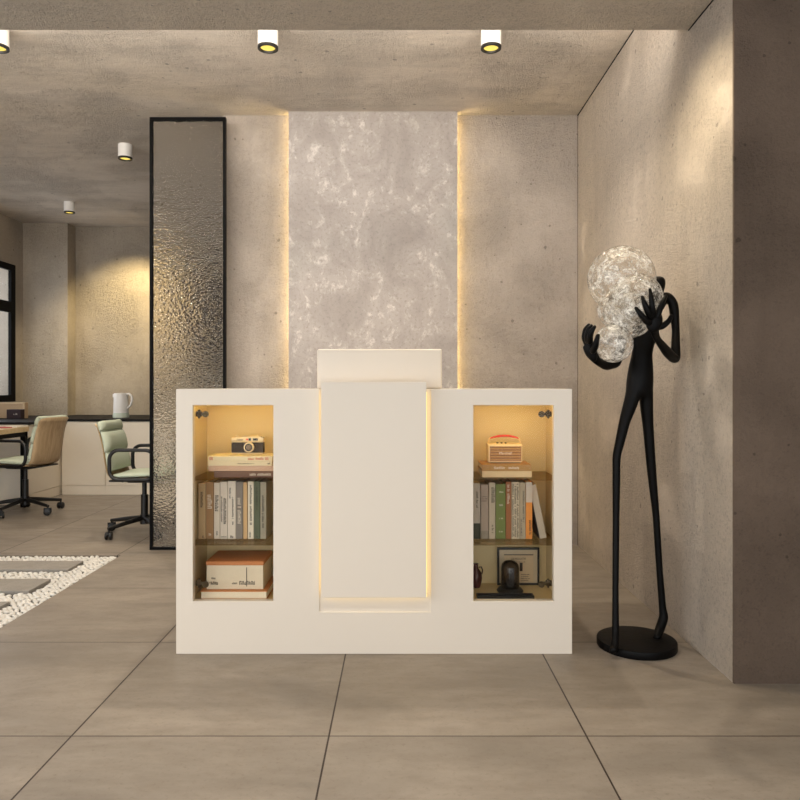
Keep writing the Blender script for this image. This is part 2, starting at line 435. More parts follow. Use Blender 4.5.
for n in (NL, NR):
    x0, x1 = n['i']
    MB().cells([x0+.0005, x0+.0035, x1-.0035, x1-.0005], [2.9505, IB-.0035, IB-.0005], [IZ0+.0002, IZ0+.0005, IZ1-.0035, IZ1-.0005],
        lambda x, y, z: x < x0+.0035 or x > x1-.0035 or y > IB-.0035 or z > IZ1-.0035 or z < IZ0+.0005).build('niche_lining', 'lining', dk)
    for z in SH:
        MB().box((x0+.004, 2.953, z-.007), (x1-.004, IB-.004, z)).build('glass_shelf', 'shelfglass', dk)
    MB().box((x0+.03, 2.956, IZ1-.012), (x1-.03, 2.968, IZ1-.004)).build('light_strip', 'ledniche', dk)
    g = MB().box((n['o'][0]+.002, D0+.016, OZ0+.002), (n['o'][1]-.002, D0+.020, OZ1-.002)).build('glass_door', 'doorglass', dk)
    sgn = 1 if n is NL else -1
    ox = n['o'][0] if n is NL else n['o'][1]
    for hz in (at(0, 414, 2.96).z, at(0, 583, 2.96).z):
        h = MB()
        h.cyl((ox+sgn*.046, 2.938, hz), .013, .006, axis='Y', seg=20)
        h.cyl((ox+sgn*.046, 2.944, hz), .009, .014, axis='Y', seg=20)
        h.box((ox+sgn*.012 - .012, 2.952, hz-.011), (ox+sgn*.012 + .012, 2.968, hz+.011), .002)
        h.box((min(ox+sgn*.012, ox+sgn*.046), 2.949, hz-.006), (max(ox+sgn*.012, ox+sgn*.046), 2.960, hz+.006), .001)
        for dz in (-.014, .014):
            h.cyl((ox+sgn*.014, 2.957, hz+dz), .005, .008, axis='Y', seg=12)
        h.build('hinge', 'chrome', g, smooth=True)

# ------------------------------------------------------------------ books
def colmat(c, rough=.65):
    key = ('c', c)
    if key not in M: M[key] = plain('cloth_%02x%02x%02x' % c, c, rough, var=.05, scale=60)
    return M[key]

def glyphs(mb, x0, x1, z0, z1, y, vertical=False, rnd=None):
    # rows of small printed strokes, too blurred in the photo to be read
    rnd = rnd or random
    L = (z1-z0) if vertical else (x1-x0); H = (x1-x0) if vertical else (z1-z0)
    p = 0.0
    while p < L-H*.3:
        wd = H*rnd.uniform(.35, .7)
        if rnd.random() < .85:
            for q in range(2):
                u = p+wd*(.1+.55*q)
                uu, hh = wd*.28, H*rnd.uniform(.55, 1.0)
                if vertical: mb.box((x0, y-.0006, z1-u-uu), (x0+hh, y, z1-u))
                else: mb.box((x0+u, y-.0006, z0), (x0+u+uu, y, z0+hh))
            u0, u1 = p+wd*.1, p+wd*.93; mid = H*rnd.choice((.0, .4, .75))
            if vertical: mb.box((x0+mid, y-.0006, z1-u1), (x0+mid+H*.2, y, z1-u0))
            else: mb.box((x0+u0, y-.0006, z0+mid), (x0+u1, y, z0+mid+H*.2))
        p += wd*1.15

def upright(u0, u1, h, z, c, label, group, marks=(), Y=3.05, depth=.135, ink='ink', tilt=0.0, lower=None, upper=None):
    x0, x1 = at(u0, 0, Y).x+.0004, at(u1, 0, Y).x-.0004
    t = thing('book', label, 'book', ((x0+x1)/2, Y, z), 0, group)
    hw = (x1-x0)/2; th = .0022
    m = MB()
    m.box((-hw, 0, 0), (-hw+th, depth, h)); m.box((hw-th, 0, 0), (hw, depth, h)); m.box((-hw, -.0015, 0), (hw, th, h), .0012, 2)
    m.build('cover', colmat(c), t)
    MB().box((-hw+th, th, .003), (hw-th, depth-.004, h-.004)).build('pages', 'paper', t)
    if lower: MB().box((-hw, -.0021, .0005), (hw, -.0015, h*lower[0])).build('spine_band', colmat(lower[1]), t)
    if upper: MB().box((-hw, -.0021, h*(1-upper[0])), (hw, -.0015, h-.0005)).build('spine_band', colmat(upper[1]), t)
    if marks:
        rnd = random.Random(int(u0*10))
        for (fx0, fx1, fz0, fz1, vert) in marks:
            g = MB(); glyphs(g, -hw+2*hw*fx0, -hw+2*hw*fx1, h*fz0, h*fz1, -.0021, vert, rnd)
            g.build('lettering', ink, t)
    if tilt: t.rotation_euler = (0, tilt, 0)
    return t

GL = 'books standing on the left display shelf'
Z2 = SH[1]
upright(198.2, 205.8, .240, Z2, (196, 170, 130), 'tan book first from the left in the left display niche', GL, [(.3, .65, .50, .90, True), (.35, .7, .02, .06, False)])
upright(206, 213.8, .246, Z2, (168, 132, 92), 'caramel brown book with pale title, second from the left in the left niche', GL, [(.2, .8, .50, .78, True), (.35, .7, .06, .10, False)], ink='lightink')
upright(214, 220, .243, Z2, (226, 216, 200), 'white book with square grey lettering right of the caramel brown book', GL, [(.2, .8, .50, .78, True), (.4, .65, .06, .14, True)])
upright(220.2, 227.6, .247, Z2, (232, 222, 208), 'white book with a long black vertical title, fourth from left in the left niche', GL, [(.45, .85, .26, .78, True), (.12, .32, .30, .74, True), (.1, .9, .03, .045, False)])
upright(227.8, 235.8, .250, Z2, (236, 227, 213), 'thick ivory book with fine grey title left of the dark grey book', GL, [(.55, .75, .25, .72, True), (.2, .4, .70, .90, True), (.3, .7, .02, .06, False)])
upright(236, 243, .247, Z2, (140, 132, 124), 'dark grey book in the middle of the left shelf row', GL, [(.25, .75, .25, .72, True)], ink='lightink')
upright(243.2, 247.4, .244, Z2, (214, 178, 130), 'slim peach book with an orange edge right of the dark grey book', GL, [], lower=None)
upright(247.8, 253.8, .248, Z2, (234, 226, 206), 'white book with spaced letters beside the slim peach book', GL, [(.35, .7, .24, .94, True), (.3, .55, .02, .12, True)])
upright(254, 260, .249, Z2, (92, 100, 78), 'dark green book near the right end of the left shelf row', GL, [(.4, .62, .5, .9, True), (.3, .7, .02, .05, False)])
upright(260.2, 266.4, .246, Z2, (164, 158, 140), 'grey green book at the right end of the left shelf row', GL, [(.3, .65, .2, .8, True)])

GR = 'books standing on the right display shelf'
upright(473.4, 480.3, .240, Z2, (190, 180, 164), 'light grey book with dark green foot, first in the right niche row', GR, [(.4, .7, .55, .88, True)], lower=(.28, (58, 62, 46)))
upright(480.6, 488.4, .234, Z2, (176, 158, 140), 'taupe book with a square black block of text in the right niche', GR, [(.1, .9, .77, .79, False), (.1, .9, .73, .75, False), (.1, .9, .69, .71, False)], lower=(.15, (152, 142, 124)))
upright(488.7, 495.4, .243, Z2, (192, 178, 154), 'beige book with black script title left of the olive green book', GR, [(.4, .9, .65, .92, True), (.45, .75, .1, .25, True)])
upright(495.6, 505.6, .237, Z2, (112, 124, 62), 'thick olive green book with small pale marks in the right niche', GR, [(.35, .75, .84, .87, False), (.35, .75, .60, .63, False), (.35, .75, .36, .39, False), (.35, .75, .12, .15, False)], ink='lightink')
upright(505.8, 511.3, .247, Z2, (156, 98, 54), 'rust brown book right of the thick olive green book', GR, [(.25, .7, .6, .95, True)], ink='lightink')
upright(511.5, 519.5, .246, Z2, (214, 198, 168), 'cream book speckled all over with dark brown pattern in the right niche', GR, [(.08, .3, .03, .97, True), (.36, .6, .03, .97, True), (.66, .9, .03, .97, True)])
upright(519.7, 525.6, .244, Z2, (178, 164, 138), 'grey beige book with leafy print left of the orange book', GR, [(.15, .4, .05, .35, True), (.5, .8, .3, .85, True)])
upright(525.8, 532.3, .246, Z2, (226, 146, 62), 'orange book with a pale grey top in the right niche', GR, [(.5, .85, .04, .33, True)], upper=(.36, (206, 194, 178)))
lean = upright(538.6, 545.4, .236, Z2+.0005, (196, 184, 166), 'leaning cream book with a black cover resting against the orange book', GR, [], Y=3.06, tilt=-.20)
lean.location.x = .6205
MB().box((-.0190, .0, .004), (-.0147, .13, .232), .001).build('cover', colmat((34, 30, 28)), lean)

def flat_book(u0, u1, z0, th, c, label, group, Y=3.0, depth=.15, spine=True, marks=(), ink='ink', pagecol='paper', name='book', dx=0):
    x0, x1 = at(u0, 0, Y).x, at(u1, 0, Y).x
    t = thing(name, label, 'book', ((x0+x1)/2+dx, Y, z0+.0003), 0, group)
    hw = (x1-x0)/2; k = min(.004, th*.18); h = th-.0005
    m = MB().box((-hw, 0, 0), (hw, depth, k), .0008, 1).box((-hw, 0, h-k), (hw, depth, h), .0008, 1)
    if spine: m.box((-hw, -.001, 0), (hw, .003, h), .001, 1)
    m.build('cover', colmat(c), t)
    MB().box((-hw+.004, .003 if spine else .004, k), (hw-.004, depth-.004, h-k)).build('pages', pagecol, t)
    if marks:
        rnd = random.Random(int(u0*7+th*999))
        for (f0, f1, z_0, z_1) in marks:
            g = MB(); glyphs(g, -hw+2*hw*f0, -hw+2*hw*f1, h*z_0, h*z_1, -.001 if spine else .004, False, rnd)
            g.build('lettering', ink, t)
    return t
GA = 'books lying under the camera'
zz = SH[0]
flat_book(214, 273.5, zz, .0268, (118, 88, 72), 'brown book with pale title, lowest of the stack under the camera', GA, marks=[(.6, .97, .3, .7)], ink='lightink'); zz += .0268
flat_book(208.5, 273.5, zz, .0225, (206, 172, 146), 'pinkish beige book lying just above the brown one under the camera', GA); zz += .0225
flat_book(208, 272, zz, .0208, (232, 216, 178), 'cream book with small dark title, second from the top under the camera', GA, marks=[(.46, .72, .35, .6), (.93, .97, .3, .7)]); zz += .0208
M['redink'] = plain('red_print', (206, 92, 62), .6)
flat_book(208, 272.5, zz, .0208, (234, 220, 180), 'cream book with red title, topmost of the stack carrying the camera', GA, marks=[(.02, .08, .2, .8), (.62, .95, .2, .75)], ink='redink'); zz += .0208

# camera
cY = 3.085
cxm = at(247.3, 0, cY).x
cw = 32.2/F*cY/2; ch = 17.6/F*cY
cam_t = thing('film_camera', 'vintage silver and black film camera lying on a stack of books', 'camera', (cxm, cY, zz+.0002))
zt = ch*.66
MB().box((-cw, 0, .0), (cw, .034, .006), .002).box((-cw, 0, zt), (cw, .034, ch*.95), .003).box((-cw*.35, .002, ch*.9), (cw*.85, .03, ch), .002).cyl((-cw*.72, .017, ch*.99), .008, .01, seg=20).cyl((cw*.6, .017, ch*1.0), .007, .008, seg=20).build('metal_plates', 'champagne' if 'champagne' in M else 'chrome', cam_t, smooth=True)
MB().box((-cw+.0006, .0008, .006), (cw-.0006, .0335, zt), .002).build('leather_body', colmat((40, 30, 24)), cam_t)
lx, lz = (249.5-247.3)/F*cY, ch*.40
ln = MB().cyl((lx, -.009, lz), .0215, .02, axis='Y', bevel=.002).build('lens_barrel', colmat((226, 214, 186), .3), cam_t, smooth=True)
MB().cyl((lx, -.0195, lz), .0165, .003, axis='Y').build('lens_ring', 'black', ln)
MB().ball((lx, -.019, lz), .0125, (1, .35, 1)).build('lens_glass', plain('lens_coating', (120, 108, 100), .08, var=.2), ln, smooth='all')
MB().cyl((0, -.001, ch*.83), .0042, .003, axis='Y', seg=20).build('round_badge', 'red', cam_t)
MB().box((.006, -.001, ch*.76), (.0165, .003, ch*.91)).build('window', colmat((48, 60, 44), .2), cam_t)
MB().box((.024, -.001, ch*.77), (.046, .003, ch*.90)).build('window', 'black', cam_t)
g = MB(); glyphs(g, -.046, -.017, ch*.77, ch*.88, -.0002); g.build('lettering', 'ink', cam_t)
MB().box((lx+.030, -.003, lz-.006), (lx+.034, .0, lz+.012), .001, mat=None).cyl((lx+.032, -.002, lz-.004), .005, .005, axis='Y', seg=16).build('timer_lever', 'chrome', cam_t)
MB().box((lx-.036, -.003, lz-.004), (lx-.030, .0, lz+.006), .001).build('release_lever', 'chrome', cam_t)

# radio and its books
GB = 'books lying under the radio'
zz = SH[0]
flat_book(482, 531.8, zz, .0275, (226, 200, 156), 'cream book, lower of the two under the radio', GB, depth=.17, pagecol='paper'); zz += .0275
flat_book(482, 531.5, zz, .0275, (176, 132, 70), 'tan book with pale title directly under the radio', GB, depth=.17, marks=[(.24, .76, .3, .7)], ink='lightink'); zz += .0275
rY = 3.05
ra, rb = at(488, 0, rY).x, at(522.6, 0, rY).x
rd = thing('radio', 'small cream radio speaker with red handle standing on two books', 'radio', ((ra+rb)/2, rY, zz+.0002))
hw = (rb-ra)/2; rh = 19.2/F*rY
MB().box((-hw, 0, .003), (hw, .075, rh), .005, 3).build('case', colmat((232, 208, 160), .5), rd, smooth=True)
gr_ = MB().box((-hw+.008, -.0015, .010), (hw-.006, .004, rh-.010)).build('grille', 'grille', rd)
text('lettering', 'Marshall', .0165, 'lightink', gr_, (0, -.0022, rh*.52))
for k in (-.018, 0, .018):
    MB().cyl((k-.012, .03, rh+.002), .0045, .006, seg=16).build('knob', 'ink', rd)
MB().box((-hw+.01, .005, 0), (hw-.01, .07, .003)).build('foot', 'black', rd)
pts = []
for k in range(13):
    s_ = k/12*2-1
    pts.append((s_*hw*.84, .03, rh+.0225+.011*(1-s_*s_)))
hd = MB().tube(pts, [.0032+.0022*math.sin(PI*k/12) for k in range(13)], 10).build('handle', 'red', rd, smooth=True)
for s_ in (-1, 1):
    MB().tube([(s_*hw*.80, .03, rh+.026), (s_*hw*.88, .03, rh+.021), (s_*hw*.92, .03, rh+.010), (s_*hw*.92, .03, rh-.004)], .0032, 8).build('strap_end', colmat((236, 206, 150)), hd, smooth=True)

# boxes in the left niche, bottom
zz = IZ0
bY = 2.968
bk = flat_book(200, 267, zz, .037, (198, 132, 78), 'large orange covered book lying at the bottom of the left niche', None, Y=bY, depth=.235, spine=False)
zz += .037
x0, x1 = at(206, 0, 2.99).x, at(263.5, 0, 2.99).x
bx = thing('storage_box', 'white storage box with orange lid on the large orange book', 'box', ((x0+x1)/2, 2.99, zz+.0003))
hw = (x1-x0)/2; bh = at(0, 561.5, 2.99).z-zz
MB().box((-hw+.002, .002, 0), (hw-.002, .2, bh-.014), .001).build('box_body', colmat((222, 210, 186)), bx)
MB().box((-hw-.001, 0, bh-.017), (hw+.001, .202, bh), .002).build('lid', colmat((196, 128, 76)), bx)
g = MB()
glyphs(g, -hw*.82, -hw*.62, bh*.36, bh*.43, .0019); glyphs(g, -hw*.84, -hw*.60, bh*.16, bh*.28, .0019)
glyphs(g, hw*.15, hw*.72, bh*.16, bh*.30, .0019); glyphs(g, -hw*.1, hw*.08, bh*.18, bh*.24, .0019)
g.box((hw*.40, .0012, bh*.1), (hw*.425, .002, bh*.78))
g.build('lettering', 'ink', bx)

# right niche, bottom: poster, lantern, dark book, vase
fY = 3.185
fx0, fx1 = at(497.5, 0, fY).x, at(539.5, 0, fY).x
fz1 = at(0, 548, fY).z
fr = thing('picture_frame', 'black framed poster leaning on the back of the right niche', 'picture', ((fx0+fx1)/2, fY, IZ0+.0003))
hw = (fx1-fx0)/2; fh = fz1-IZ0; b_ = .0085
MB().cells([-hw, -hw+b_, hw-b_, hw], [0, .014], [0, b_, fh-b_, fh], lambda x, y, z: abs(x) > hw-b_ or z < b_ or z > fh-b_).build('frame', 'black', fr)
MB().box((-hw+b_, .006, b_), (hw-b_, .010, fh-b_)).build('mat_board', colmat((196, 180, 152)), fr)
k_ = .030
po = MB().box((-hw+k_, .0045, .012), (hw-k_+.003, .0062, fh-.030)).build('poster', colmat((206, 184, 150)), fr)
MB().box((-hw+k_, .0035, fh-.034), (hw-k_+.003, .0048, fh-.030)).build('poster_border', 'ink', fr)
text('lettering', 'LE MOUSTR', .0125, 'ink', po, (.001, .0037, fh-.050))
g = MB(); glyphs(g, -.02, .03, fh-.066, fh-.062, .0044)
for q in range(4): glyphs(g, .012, .05-.006*(q % 2), .045-.009*q, .049-.009*q, .0044)
g.build('lettering', 'ink', po)
MB().box((.006, .0038, .062), (.019, .0044, .10)).build('printed_figure', 'ink', po)

a, b = at(477.5, 0, 2.97).x, at(534.5, 0, 2.97).x
db = thing('tray', 'slim black tray lying in front of the lantern in the right niche', 'tray', ((a+b)/2, 2.97, IZ0+.0006))
MB().box((-(b-a)/2, 0, 0), ((b-a)/2, .05, .003), .001).build('tray_base', 'black', db)
hb = (b-a)/2
MB().cells([-hb, -hb+.004, hb-.004, hb], [0, .004, .046, .05], [.0031, .0125], lambda x, y, z: abs(x) > hb-.004 or y < .004 or y > .046).build('tray_rim', 'black', db)
lx = at(510, 0, 3.085).x
ln = thing('lantern', 'dark smoked glass lantern standing in front of the framed poster', 'lantern', (lx, 3.085, IZ0+.0006))
MB().lathe([(0, 0), (.055, 0), (.058, .006), (.050, .016), (.044, .02), (0, .02)]).build('base', 'black', ln, smooth=True)
MB().lathe([(.040, .02), (.040, .105), (.036, .12), (.022, .133), (0, .137)]).build('glass_dome', 'smoke', ln, smooth=True)
MB().box((-.016, -.012, .02), (.016, .012, .055), .002).box((-.003, -.022, .05), (.016, .012, .10), .003).build('inner_core', 'black', ln)
vx = at(476, 0, 3.15).x
vs = thing('vase', 'small dark red vase at the left end of the right niche', 'vase', (vx, 3.155, IZ0+.0003))
MB().lathe([(0, 0), (.018, 0), (.022, .01), (.028, .04), (.024, .065), (.011, .085), (.009, .10), (.012, .105), (0, .104)]).build('body', colmat((70, 26, 20), .35), vs, smooth=True)
MB().tube([(.012, 0, .088), (.024, 0, .09), (.030, 0, .075), (.027, 0, .058)], .003, 8).build('handle', colmat((60, 40, 28)), vs, smooth=True)

# ------------------------------------------------------------------ sculptural floor lamp
lc = at(636.5, 0, 3.0)
LAMP = thing('floor_lamp', 'black floor lamp shaped as a lanky human figure hugging crackled glass globes', 'floor lamp', (lc.x, 3.0, 0))
org = Vector((lc.x, 3.0, 0))
MB().cyl((0, 0, .0165), .163, .033, seg=72, bevel=.004).build('base', 'bronze', LAMP, smooth=True)
K = []; KE = []; KR = []
def kp(u, v, Y, r, prev=None, ry=None):
    p = at(u, v, Y)-org
    K.append(p); KR.append((r*1.17*Y/F, (ry if ry else r)*1.17*Y/F)); n = len(K)-1
    if prev is not None: KE.append((prev, n))
    return n
def chain(prev, pts):
    for q in pts: prev = kp(*q[:4], prev, *(q[4:] if len(q) > 4 else ()))
    return prev
pel = kp(641, 378, 3.03, 11, None, 8)
waist = chain(pel, [(641, 366, 3.03, 11.5, 8), (642, 354, 3.035, 8.6, 7.5), (643.5, 342, 3.045, 10.5, 7)])
chest = chain(waist, [(646, 325, 3.055, 12.5, 8), (650, 308, 3.06, 13, 8)])
neckb = chain(chest, [(653, 298, 3.06, 8)])
# neck and head, bowed against the globes
chain(neckb, [(657, 292, 3.05, 4.8), (658.5, 284.5, 3.045, 7.0), (657.5, 275.5, 3.04, 6.0)])
# viewer's right arm: shoulder, hanging upper arm, forearm raised to the hand
e = chain(neckb, [(660, 302, 3.06, 7.0), (667.5, 296.5, 3.06, 6.2), (673.5, 303, 3.05, 4.8), (675.8, 330, 3.04, 3.4), (675.5, 360, 3.0, 4.6)])
wr = chain(e, [(668, 353, 2.93, 4.6), (657, 339, 2.84, 3.0)])
palmR = chain(wr, [(654.5, 331, 2.80, 5.6, 2.8), (652.5, 320, 2.775, 7.2, 2.8)])
# viewer's left arm, wrapped round below the small globe
e = chain(neckb, [(640, 301, 3.07, 6.0), (629, 314, 3.06, 4.4), (622, 340, 3.04, 3.8), (617, 363, 2.99, 4.4)])
wl = chain(e, [(606, 365.5, 2.91, 4.6), (597, 361, 2.85, 3.6)])
palmL = chain(wl, [(591, 353, 2.83, 5.6, 3.2), (588, 343, 2.83, 6.0, 3.0)])
# legs
e = chain(pel, [(634.5, 392, 3.02, 7.4), (625, 420, 3.0, 5.0), (616.5, 456, 2.98, 3.7), (616, 520, 2.965, 3.0), (615.5, 590, 2.935, 2.8), (615.5, 632, 2.915, 3.2), (614.5, 648, 2.885, 4.4, 3.4)])
chain(e, [(612.5, 651.5, 2.855, 4.0, 2.6)])
e = chain(pel, [(645.5, 393, 3.03, 6.6), (648, 425, 3.04, 4.8), (651.5, 470, 3.05, 4.1), (656, 515, 3.06, 3.1), (659.5, 570, 3.06, 2.9), (662.5, 608, 3.06, 3.2), (664, 617, 3.06, 4.2)])
chain(e, [(659.5, 630, 3.04, 4.2), (655.5, 640, 2.995, 4.4, 3.0)])

def skin(pts, edges, radii, root=0, sub=2):
    me = bpy.data.meshes.new('skel'); me.from_pydata([tuple(p) for p in pts], edges, [])
    o = bpy.data.objects.new('skel', me); C.objects.link(o)
    o.modifiers.new('s', 'SKIN')
    for i_, d in enumerate(me.skin_vertices[0].data):
        d.radius = radii[i_]; d.use_root = (i_ == root)
    sd = o.modifiers.new('u', 'SUBSURF'); sd.levels = sub; sd.render_levels = sub
    dg = bpy.context.evaluated_depsgraph_get(); dg.update()
    r = bpy.data.meshes.new_from_object(o.evaluated_get(dg))
    bpy.data.objects.remove(o); bpy.data.meshes.remove(me)
    return r
bm = bmesh.new()
bm.from_mesh(skin(K, KE, KR, pel))
for u, v, Y, hu, hv, hd, rot in ((654.2, 321, 2.775, 8.4, 11.5, 3.6, .15), (590.5, 349, 2.83, 5.6, 13.5, 4.2, -.32)):
    c_ = at(u, v, Y)-org; q_ = Y/F
    bmesh.ops.create_icosphere(bm, subdivisions=4, radius=1, matrix=Matrix.Translation(c_) @ Matrix.Rotation(rot, 4, 'Y') @ Matrix.Diagonal((hu*q_, hd*q_, hv*q_, 1)))
def finger(pts):
    P_ = [at(u, v, Y)-org for u, v, Y, r in pts]; R_ = [(r*3.7/F,)*2 for *_, r in pts]
    bm.from_mesh(skin(P_, [(i_, i_+1) for i_ in range(len(P_)-1)], R_))
# right hand: four fingers spread up over the globes, thumb to the right
for f in ([(652, 324, 2.78, 2.9), (646, 321, 2.762, 2.7), (640, 313.5, 2.755, 2.2), (634.8, 306.5, 2.765, 1.2)],
          [(652.5, 320, 2.775, 2.9), (648, 312, 2.755, 2.6), (644.5, 303.5, 2.75, 2.1), (641.8, 295.5, 2.765, 1.1)],
          [(653.5, 319, 2.775, 2.9), (652.3, 308, 2.755, 2.5), (651.2, 298, 2.75, 2.0), (649.8, 288, 2.765, 1.1)],
          [(656, 320, 2.775, 2.9), (659.5, 310, 2.77, 2.5), (663, 301.5, 2.775, 2.1), (666.5, 295, 2.79, 1.2)],
          [(655, 328, 2.79, 2.9), (663, 326, 2.785, 2.7), (669, 321, 2.785, 2.2), (672, 314.5, 2.79, 1.5)]):
    finger(f)
# left hand: fingers curled up the outside of the small globe
for f in ([(588, 345, 2.83, 2.9), (584.2, 337.5, 2.825, 2.6), (585.5, 329, 2.82, 2.1), (590, 323.5, 2.82, 1.1)],
          [(588.5, 344, 2.82, 2.9), (587.2, 335, 2.80, 2.6), (589.2, 328, 2.79, 2.1), (592.5, 324.5, 2.79, 1.1)],
          [(589.5, 344, 2.815, 2.9), (590, 335.5, 2.785, 2.5), (592.5, 329.5, 2.775, 2.0), (595.8, 325.5, 2.775, 1.1)],
          [(590, 346, 2.84, 2.9), (586, 341, 2.85, 2.5), (584.5, 334, 2.855, 2.1), (586, 328, 2.855, 1.1)],
          [(592, 353, 2.81, 2.9), (595.5, 346, 2.775, 2.6), (597, 339, 2.765, 2.0), (598.6, 333.5, 2.765, 1.2)]):
    finger(f)
me = bpy.data.meshes.new('figure'); bm.to_mesh(me); bm.free()
link('figure', me, 'bronze', LAMP, smooth='all')
for u, v, r, Y in ((621.5, 279, 33, 2.97), (636, 299.5, 26.2, 2.88), (629, 313.5, 25, 2.90), (618.5, 309, 20.5, 2.95), (613.5, 343.5, 19.2, 2.86)):
    c = at(u, v, Y)-org
    MB().ball(c, r*Y/F, sub=5).build('glass_globe', 'crackle', LAMP, smooth='all')

# ------------------------------------------------------------------ ceiling spotlights
GS = 'surface mounted ceiling spotlights'
def spotlight(x, y, label, first=[None]):
    if first[0] is None:
        t = thing('ceiling_spotlight', label, 'spotlight', (x, y, CEIL), 0, GS)
        r = .053; h = .112
        MB().lathe([(0, 0), (r, 0), (r, -h+.012), (r-.004, -h+.012), (r-.004, -.02), (0, -.02)], 40).build('housing', 'white', t, smooth=True)
        MB().lathe([(r-.004, -h+.013), (r+.0005, -h+.013), (r+.0005, -h), (r-.013, -h), (r-.016, -h+.014), (r-.004, -h+.014)], 40).build('trim_ring', 'black', t, smooth=True)
        MB().cyl((0, 0, -h+.010), r-.015, .004).build('bulb', 'bulb', t)
        first[0] = t
    else:
        t = copy_tree(first[0]); t.location = (x, y, CEIL); t['label'] = label
    return t
def spot(x, y, z, power, size=100, blend=.8, col=(1, .88, .73), aim=None, soft=.025):
    L = bpy.data.lights.new('spot', 'SPOT'); L.energy = power; L.spot_size = math.radians(size); L.spot_blend = blend
    L.color = col; L.shadow_soft_size = soft
    o = bpy.data.objects.new('spot', L); C.objects.link(o); o.location = (x, y, z)
    if aim:
        d = Vector(aim)-Vector((x, y, z)); o.rotation_euler = d.to_track_quat('-Z', 'Y').to_euler()
    return o
SZ = CEIL-.125
rows = [(-.695, 3.72, 'white cylinder spotlight above the left half of the reception desk'),
        (.479, 3.72, 'white cylinder spotlight above the right half of the reception desk'),
        (-2.115, 3.72, 'white cylinder spotlight cut by the left edge of the picture'),
        (-2.145, 5.52, 'white cylinder spotlight left of the top of the hammered glass screen'),
        (-3.38, 7.23, 'white cylinder spotlight farthest back, over the cabinets by the window')]
for x, y, l in rows: spotlight(x, y, l)

# ------------------------------------------------------------------ office: cabinets, desk, chairs, small things
CY, CXL, CH = 7.22, -3.47, .748
def cabinet(name, label, x0, x1, y0, y1, front, doors, group):
    t = thing(name, label, 'cabinet', ((x0+x1)/2, (y0+y1)/2, 0), 0, group)
    ox, oy = (x0+x1)/2, (y0+y1)/2
    MB().box((x0-ox, y0-oy, .09), (x1-ox, y1-oy, CH)).build('carcass', 'cabinet', t)
    if front == 'Y': MB().box((x0-ox, y0-oy-.012, 0), (x1-ox, y1-oy, .09)).build('plinth', 'cabinet', t)
    else: MB().box((x0-ox, y0-oy, 0), (x1-ox+.012, y1-oy, .09)).build('plinth', 'cabinet', t)
    n = doors
    for k in range(n):
        if front == 'Y':
            a = x0+(x1-x0)*k/n+.002; b = x0+(x1-x0)*(k+1)/n-.002
            MB().box((a-ox, y0-oy-.016, .094), (b-ox, y0-oy, CH-.004), .001).build('door', 'cabinet', t)
        else:
            a = y0+(y1-y0)*k/n+.002; b = y0+(y1-y0)*(k+1)/n-.002
            MB().box((x1-ox, a-oy, .094), (x1-ox+.016, b-oy, CH-.004), .001).build('door', 'cabinet', t)
    return t
GC = 'low cream cabinets along the office walls'
cabinet('low_cabinet', 'low cream cabinet under the white kettle along the rear office wall', -3.01, -2.04, CY+.016, 8.34, 'Y', 2, GC)
cabinet('low_cabinet', 'low cream cabinet in the rear corner right behind the wood backed chair', -3.454, -3.012, CY+.016, 8.14, 'Y', 1, GC)
cabinet('low_cabinet', 'low cream cabinet below the window beside the wooden desk', LX+.002, CXL-.016, 6.6, 8.14, 'X', 2, GC)
cabinet('low_cabinet', 'low cream cabinet behind the hammered glass screen', -2.036, -.9, CY+.016, 8.34, 'Y', 2, GC)
tag(MB().cells([LX+.002, CXL+.01, -3.83, -3.40, -.9] if False else [LX+.002, -3.83, CXL+.02, -.9], [6.59, CY-.012, 8.145, 8.345], [CH+.001, CH+.024],
    lambda x, y, z: (y > CY-.012 or x < CXL+.02) and not (y > 8.145 and x < -3.83)).build('worktop', 'worktop', bevel=.002),
    'thin black worktop running over the low cream cabinets', 'worktop')
WT = CH+.0268
kt = thing('kettle', 'white jug kettle on the black worktop in the office', 'kettle', (at(121, 0, 7.55).x, 7.55, WT), -.2)
kh = .262
MB().lathe([(0, .05), (.078, .05), (.077, .10), (.072, kh-.02), (.070, kh-.004), (0, kh)]).build('jug', 'white', kt, smooth=True)
MB().lathe([(0, 0), (.083, 0), (.084, .02), (.079, .05), (0, .05)]).build('base', colmat((206, 214, 196), .3), kt, smooth=True)
MB().tube([(.066, 0, kh-.015), (.095, 0, kh-.010), (.124, 0, kh-.03), (.130, 0, kh-.08), (.115, 0, kh-.13), (.075, 0, kh-.165)], .011, 12).build('handle', 'white', kt, smooth=True)
MB().box((-.092, -.014, kh-.05), (-.066, .014, kh-.012), .006).build('spout', 'white', kt, smooth=True)
bX = at(8, 0, 7.85)
t = thing('tray_box', 'beige flat box standing on edge behind the small dark box on the worktop', 'box', (-4.07, 7.34, WT))
MB().box((-.19, 0, 0), (.175, .07, .165), .004).build('panel', colmat((186, 158, 124)), t)
MB().box((-.19, -.008, .148), (.175, 0, .165)).box((.158, -.008, 0), (.175, 0, .15)).build('raised_rim', colmat((200, 176, 140)), t)
t = thing('small_box', 'small dark box with pale print on the worktop in front of the beige one', 'box', (at(13.5, 0, 7.24).x, 7.24, WT))
MB().box((-.072, 0, 0), (.072, .08, .095), .003).build('carton', colmat((44, 26, 30)), t)
g = MB(); glyphs(g, 0.0, .05, .04, .055, -.0004); g.build('lettering', 'lightink', t)

